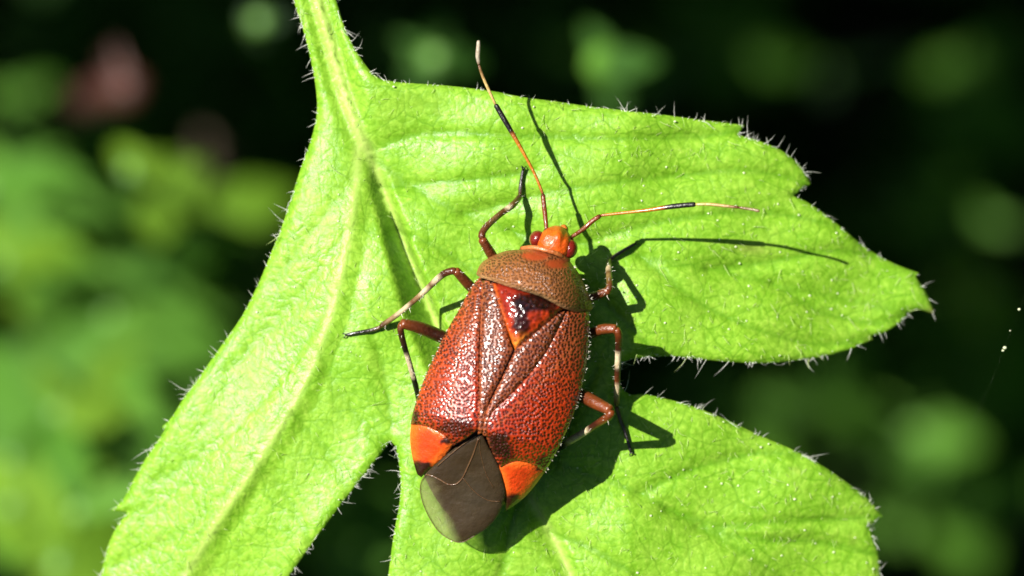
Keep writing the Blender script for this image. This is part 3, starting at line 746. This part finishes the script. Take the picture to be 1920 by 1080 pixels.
leg([(1045, 715, .085), (1085, 738, .120), (1120, 757, .160), (1146, 770, .185)], [11, 12.5, 12.5, 10], [(0, RBD), (.5, RB), (1, OB)],
    [(1146, 769, .185), (1142, 780, .178), (1118, 796, .140), (1092, 813, .100), (1066, 828, .066), (1050, 840, zfoot(1050, 840))], [8, 7.5, 6.5, 7.0, 7.4, 6], [(0, OB), (.2, RB), (.32, RBD), (.42, RBD), (.5, PALE), (.8, PALE), (.88, BK), (1, BK)],
    [(1050, 840, .010), (1035, 856, .008), (1018, 870, .007), (1000, 885, .006)])

# short pale bristles along the wing margins, the pronotum sides and the shins
roots, dirs, lens, rads, bend = [], [], [], [], []
def bristle_line(path, zf, out, n, l0, l1, spread=0.5):
    p = spline(path, 3); idx = rng.integers(0, len(p), n)
    for i in idx:
        q = p[i] + rng.normal(0, 1.2, 2); zz = float(zf(q[None])[0]) - 0.006
        ang = math.atan2(-out[1], out[0]) + rng.normal(0, spread)
        roots.append(at(q[0], q[1], zz)); dirs.append(np.array([math.cos(ang), math.sin(ang), rng.uniform(0.1, 0.9)])); lens.append(rng.uniform(l0, l1) / 880); rads.append(rng.uniform(0.0008, 0.0016)); bend.append(rng.normal(0, 0.15, 3))
bristle_line(LW[0:8], dorsal, (-1, 0.3), 36, 2, 5); bristle_line(RW[1:10], dorsal, (1, 0.2), 60, 2, 4)
bristle_line(PRO[13:18], pro_z, (1, -0.3), 14, 3, 7)
for r_, d_, l_, w_, b_ in LEGB: roots.append(r_); dirs.append(d_); lens.append(l_); rads.append(w_); bend.append(b_)
bv, bf = hairs(roots, dirs, lens, rads, bend)
h = mesh('margin_bristles', bv, bf, None, M_SETA, bug, bug_org); h['kind'] = 'stuff'

# ------------------------------------------------------------------ the place below: soil, undergrowth, and added plants that block light
GZ = -26.0
gx = np.linspace(-1, 1, 61); gx = np.sign(gx) * (np.abs(gx) ** 2.2) * 600
GX, GY = np.meshgrid(gx, gx); gz = GZ + 0.5 * np.sin(GX / 3.1) * np.sin(GY / 2.7) * np.exp(-(GX ** 2 + GY ** 2) / 4000)
n = 61; V = np.stack([GX.ravel(), GY.ravel(), gz.ravel()], -1)
Fg = [[i * n + j, i * n + j + 1, (i + 1) * n + j + 1, (i + 1) * n + j] for i in range(n - 1) for j in range(n - 1)]
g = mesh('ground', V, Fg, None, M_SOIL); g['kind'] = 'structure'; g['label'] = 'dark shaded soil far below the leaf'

def leaf_shape(L=1.0, W=0.5, fold=0.12, droop=0.2, teeth=0.06):
    """one toothed ovate leaf along +X, base at the origin"""
    n = 9; V, F = [], []
    for i in range(n + 1):
        t = i / n; w = W * 0.5 * (math.sin(math.pi * min(1, t ** 0.75)) ** 0.9 + 0.02) * (1 + teeth * (1 if i % 2 else -1))
        x = L * t; zc = -droop * L * t * t + 0.05 * L * math.sin(t * 3)
        for q in (-1, -0.5, 0, 0.5, 1): V.append((x, q * w, zc + fold * abs(q) * w * 1.6 - 0.05 * w * (q * q)))
    for i in range(n):
        for j in range(4):
            a = i * 5 + j; F.append([a, a + 1, a + 6, a + 5])
    return np.array(V), F
def leaf_data(name, mat, **kw):
    v, f = leaf_shape(**kw); me = bpy.data.meshes.new(name); me.from_pydata(v.tolist(), [], f); me.materials.append(mat)
    me.polygons.foreach_set('use_smooth', [True] * len(f)); me.update(); return me
LEAFD = {k: [leaf_data(k + '_leaf', m, L=1.0, W=w, fold=fo, droop=dr) for w, fo, dr in ((0.55, .15, .2), (0.42, .25, .35), (0.68, .08, .1))]
         for k, m in (('dark', M_F_DARK), ('mid', M_F_MID), ('lime', M_F_LIME), ('grey', M_F_GREY), ('red', M_RED), ('brown', M_BROWN))}

def shoot(name, px, py, z, kind, nleaf, size, label, group, lean=None, stem_mat=None, tilt=(-0.35, 0.45), stem_r=0.05, cat='plant', spread=1.0):
    """a leafy shoot whose head stands where the pixel's line of sight meets height z; its stem goes down to the soil"""
    top = at(px, py, z); base = np.array([top[0] * 1.25 + rng.normal(0, 0.6), top[1] * 1.25 + rng.normal(0, 0.6), GZ])
    if lean: base[:2] += lean
    o = empty(name, base); tag(o, label, cat, group)
    midp = (top * 0.6 + base * 0.4) + np.array([rng.normal(0, .3), rng.normal(0, .3), 0])
    p = spline([tuple(base - (0, 0, .3)), tuple(midp), tuple(top)], 0.8)
    v, f, _ = tube(p, np.linspace(stem_r * 1.6, stem_r * 0.7, len(p)), 7)
    mesh('stem', v, f, None, stem_mat or M_STEM, o, base)
    for k in range(nleaf):
        d = LEAFD[kind][k % 3]; lo = bpy.data.objects.new('leaf', d); col.objects.link(lo); lo.parent = o
        fr = 1 - 0.12 * (k / max(1, nleaf)) * (0 if nleaf < 3 else 1) * spread
        i = min(len(p) - 1, int(fr * (len(p) - 1))); lo.location = Vector(p[i] - base)
        s = size * rng.uniform(0.75, 1.15); lo.scale = (s, s, s)
        lo.rotation_euler = (rng.normal(0, 0.3), rng.uniform(*tilt), k * 2.4 + rng.uniform(-.4, .4))
    return o
B1 = 'blurred leafy plants below the leaf'
MG, DG = 'mid green plants in the undergrowth', 'dark plants in the undergrowth'
shoot('leafy_plant', 245, 320, -5.0, 'lime', 7, 0.24, 'blurred yellow-green shoot below a dull red bud', B1, spread=2)
bud = shoot('red_bud_stalk', 245, 165, -6.0, 'red', 2, 0.30, 'blurred dull red bud above a yellow-green shoot', None, stem_mat=M_RED, stem_r=0.10, cat='bud', tilt=(0.05, 0.2), lean=(-1.85, 1.3))
for k, lf in enumerate([c for c in bud.children if c.name.startswith('leaf')]): lf.rotation_euler[2] = 1.95 + 0.35 * k; lf.scale = (0.20, 0.06, 0.12)
for a in [(70, 480, -6.5, 'mid', 6, .30), (215, 600, -6.5, 'mid', 9, .44), (300, 490, -7, 'mid', 5, .3), (60, 640, -8, 'mid', 6, .42), (340, 640, -8, 'mid', 5, .34)]:
    shoot('leafy_plant', *a, 'blurred mid green leaves between the yellow-green shoot and the lime shoot', MG)
for a in [(150, 960, -4.2, 'mid', 9, .42), (250, 850, -5, 'mid', 7, .46), (20, 860, -5, 'mid', 7, .5), (110, 1060, -4.0, 'lime', 9, .42)]:
    shoot('leafy_plant', *a, 'broad blurred green leaves crowding the left lobe toothed edge', MG)
for k in range(12):
    shoot('leafy_plant', rng.uniform(-40, 420 - 0.25 * k * 20), rng.uniform(340, 1080), rng.uniform(-8.5, -5.5), ('mid', 'mid', 'lime')[k % 3], 6, rng.uniform(.26, .46), 'soft blurred green leaves crowded together below the left lobe', MG, spread=3)
shoot('leafy_plant', 640, 1060, -7, 'mid', 6, .34, 'blurred green leaves deep in the gap between left and lower lobes', MG)
shoot('leafy_plant', 1560, 725, -11.2, 'mid', 5, .36, 'dim green leaves just below the upper lobe underside edge', MG)
shoot('leafy_plant', 1320, 710, -14, 'dark', 5, .42, 'dark leaves in the notch between upper and lower lobes', MG)
shoot('leafy_plant', 1905, 425, -12.0, 'mid', 4, .24, 'small dim green leaf head level with the upper lobe', MG)
shoot('leafy_plant', 820, 110, -4.6, 'dark', 5, .17, 'blurred green leaf head between the stalk and the upright antenna', MG)
shoot('leafy_plant', 1250, 130, -11, 'grey', 3, .22, 'faint teal leaf head next to the lone bright shoot', MG)
shoot('leafy_plant', 20, 230, -9, 'mid', 5, .3, 'dim green leaves behind the dull red bud', MG)
shoot('leafy_plant', 110, 775, -4.8, 'lime', 6, 0.26, 'small blurred lime shoot over broad green leaves', B1)
shoot('leafy_plant', 20, 950, -4.5, 'lime', 7, 0.30, 'broad bright lime shoot beside broad mid green leaves', B1)
shoot('leafy_plant', 1130, 120, -4.0, 'dark', 3, 0.19, 'blurred lone bright green shoot above the upper lobe edge', B1, stem_r=0.09, stem_mat=M_F_MID, lean=(0.3, 1.8))
shoot('leafy_plant', 490, 40, -4.4, 'grey', 3, 0.10, 'blurred grey-green leafy head beside the leaf stalk', B1)
shoot('leafy_plant', 1640, 115, -12, 'grey', 3, 0.18, 'dim round grey-green leaf head alone against darkness', B1)
shoot('dry_stalk', 395, 470, -9, 'brown', 4, 0.26, 'blurred brown dead leaves beside the hairy left lobe edge', B1, stem_mat=M_BROWN)
shoot('dry_stalk', 400, 290, -11, 'brown', 3, 0.16, 'dim withered brown leaves deep between green shoots', B1, stem_mat=M_BROWN)
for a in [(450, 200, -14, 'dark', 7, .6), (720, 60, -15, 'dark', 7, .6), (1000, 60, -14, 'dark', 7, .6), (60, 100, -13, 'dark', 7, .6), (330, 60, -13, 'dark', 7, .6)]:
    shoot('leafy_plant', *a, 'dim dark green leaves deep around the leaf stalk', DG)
for a in [(1400, 90, -13, 'mid', 6, .5), (1800, 200, -13, 'mid', 6, .5), (1700, 350, -13, 'mid', 5, .4), (1850, 545, -9.5, 'lime', 4, .24)]:
    shoot('leafy_plant', *a, 'dim dark leaves deep beyond the upper lobe toothed tip', DG)
for a in [(1850, 700, -13, 'mid', 7, .6), (1720, 810, -11.5, 'mid', 5, .42), (1420, 770, -12, 'mid', 5, .42), (1800, 950, -13, 'mid', 7, .6)]:
    shoot('leafy_plant', *a, 'dim dark leaves deep beyond the lower lobe rounded edge', DG)
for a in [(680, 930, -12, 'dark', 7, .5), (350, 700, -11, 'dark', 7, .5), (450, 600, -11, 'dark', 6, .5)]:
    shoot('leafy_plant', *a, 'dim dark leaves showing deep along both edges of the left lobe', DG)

def leaf_mass(n, posf, size, mat, name, parent=None, org=(0, 0, 0), tilt=0.5):
    v0, f0 = leaf_shape(1, .55, .15, .2); keep = [i for i in range(len(v0))]
    V, Fm = [], []
    f0 = np.array(f0)
    for _ in range(n):
        c = posf(); s = size * rng.uniform(0.6, 1.3); a, b, r = rng.uniform(0, 6.28), rng.normal(0.15, tilt), rng.normal(0, tilt)
        ca, sa, cb, sb, cr, sr = math.cos(a), math.sin(a), math.cos(b), math.sin(b), math.cos(r), math.sin(r)
        Rz = np.array([[ca, -sa, 0], [sa, ca, 0], [0, 0, 1]]); Ry = np.array([[cb, 0, sb], [0, 1, 0], [-sb, 0, cb]]); Rx = np.array([[1, 0, 0], [0, cr, -sr], [0, sr, cr]])
        Fm.append(f0 + len(v0) * len(V)); V.append(v0 * s @ (Rz @ Ry @ Rx).T + c)
    return mesh(name, np.concatenate(V), np.concatenate(Fm).tolist(), None, mat, parent, org)
def low():
    r = 16 * math.sqrt(rng.random()); a = rng.uniform(0, 6.28); return np.array([r * math.cos(a), r * math.sin(a), GZ + rng.uniform(0.5, 5.0)])
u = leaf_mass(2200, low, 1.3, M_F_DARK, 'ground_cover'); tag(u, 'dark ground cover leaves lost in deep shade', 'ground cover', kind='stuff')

# unseen shrub added towards the sun, its crown shaped to shade the ground
sdir = np.array([-0.894, 0.447]); sper = np.array([0.447, 0.894])
sh_org = np.array([*(sdir * 17), GZ]); sh = empty('added_shade_shrub', sh_org)
tag(sh, 'dense green shrub towering over the undergrowth beyond the leaf stalk', 'shrub')
tr_p = spline([tuple(sh_org - (0, 0, .4)), tuple(sh_org + (0.5, .3, 9)), tuple(sh_org + (-.4, .8, 20))], 1.5)
v, f, _ = tube(tr_p, np.linspace(.7, .2, len(tr_p)), 9); mesh('trunk', v, f, None, M_BROWN, sh, sh_org)
for k in range(9):
    a = k * 0.7; b0 = tr_p[4 + k % 8]; e = b0 + np.array([math.cos(a) * 6, math.sin(a) * 6, 5]); bp = spline([tuple(b0), tuple((b0 + e) / 2 + (0, 0, 1)), tuple(e)], 1.2)
    v, f, _ = tube(bp, np.linspace(.22, .06, len(bp)), 6); mesh('limb', v, f, None, M_BROWN, sh, sh_org)
def crown_pos():
    while True:
        d = rng.uniform(5.5, 26); q = rng.uniform(-14, 18)
        top = min(1.38 * d - (4.6 if q > 0.9 else 10.5 if q > -0.2 else 15.0), 14.0)
        z = rng.uniform(GZ + 3, 14)
        if z < top: return np.array([*(sdir * d + sper * q), z])
cr = leaf_mass(4200, crown_pos, 1.9, M_F_MID, 'crown', sh, sh_org); cr['kind'] = 'stuff'

# unseen ring of tall leaves, added to hide the low sky and deepen shadows
def ring_pos():
    while True:
        a = rng.uniform(0, 6.283); r = rng.uniform(15, 34); v_ = np.array([math.cos(a), math.sin(a)])
        if v_ @ sdir > 0.25: continue
        return np.array([*(v_ * r), rng.uniform(GZ + 2, 1.25 * r)])
hb = leaf_mass(2600, ring_pos, 5.5, M_F_MID, 'sky_blocking_leaves', tilt=0.9); tag(hb, 'tall leafy herbage standing all round the clearing', 'herbage', kind='stuff')

# a strand of spider silk with two specks of dust catching the sun
sp = np.array([at(2040, 330, 0.5), at(1960, 462, 0.12), at(1911, 580, 0.0), at(1884, 652, -0.03), at(1800, 830, -0.12), at(1652, 968, lz(1652, 968))])
v, f, _ = tube(spline([tuple(q) for q in sp], 0.03), [0.000006] * len(spline([tuple(q) for q in sp], 0.03)), 5)
silk = empty('silk_strand', sp[5]); tag(silk, 'fine silk strand with bright dust specks off the lower lobe tooth', 'silk')
mesh('thread', v, f, None, M_HAIR, silk, sp[5])
for c, r in ((sp[2], 0.0034), (sp[3], 0.0042), (sp[3] + np.array([-0.004, -0.006, 0]), 0.003), (at(1894, 620, -0.01), 0.0018)):
    v, f = ball(c, (r, r * 0.8, r * 0.9), 9, 7); mesh('dust_speck', v, f, None, M_BEAD, silk, sp[5])
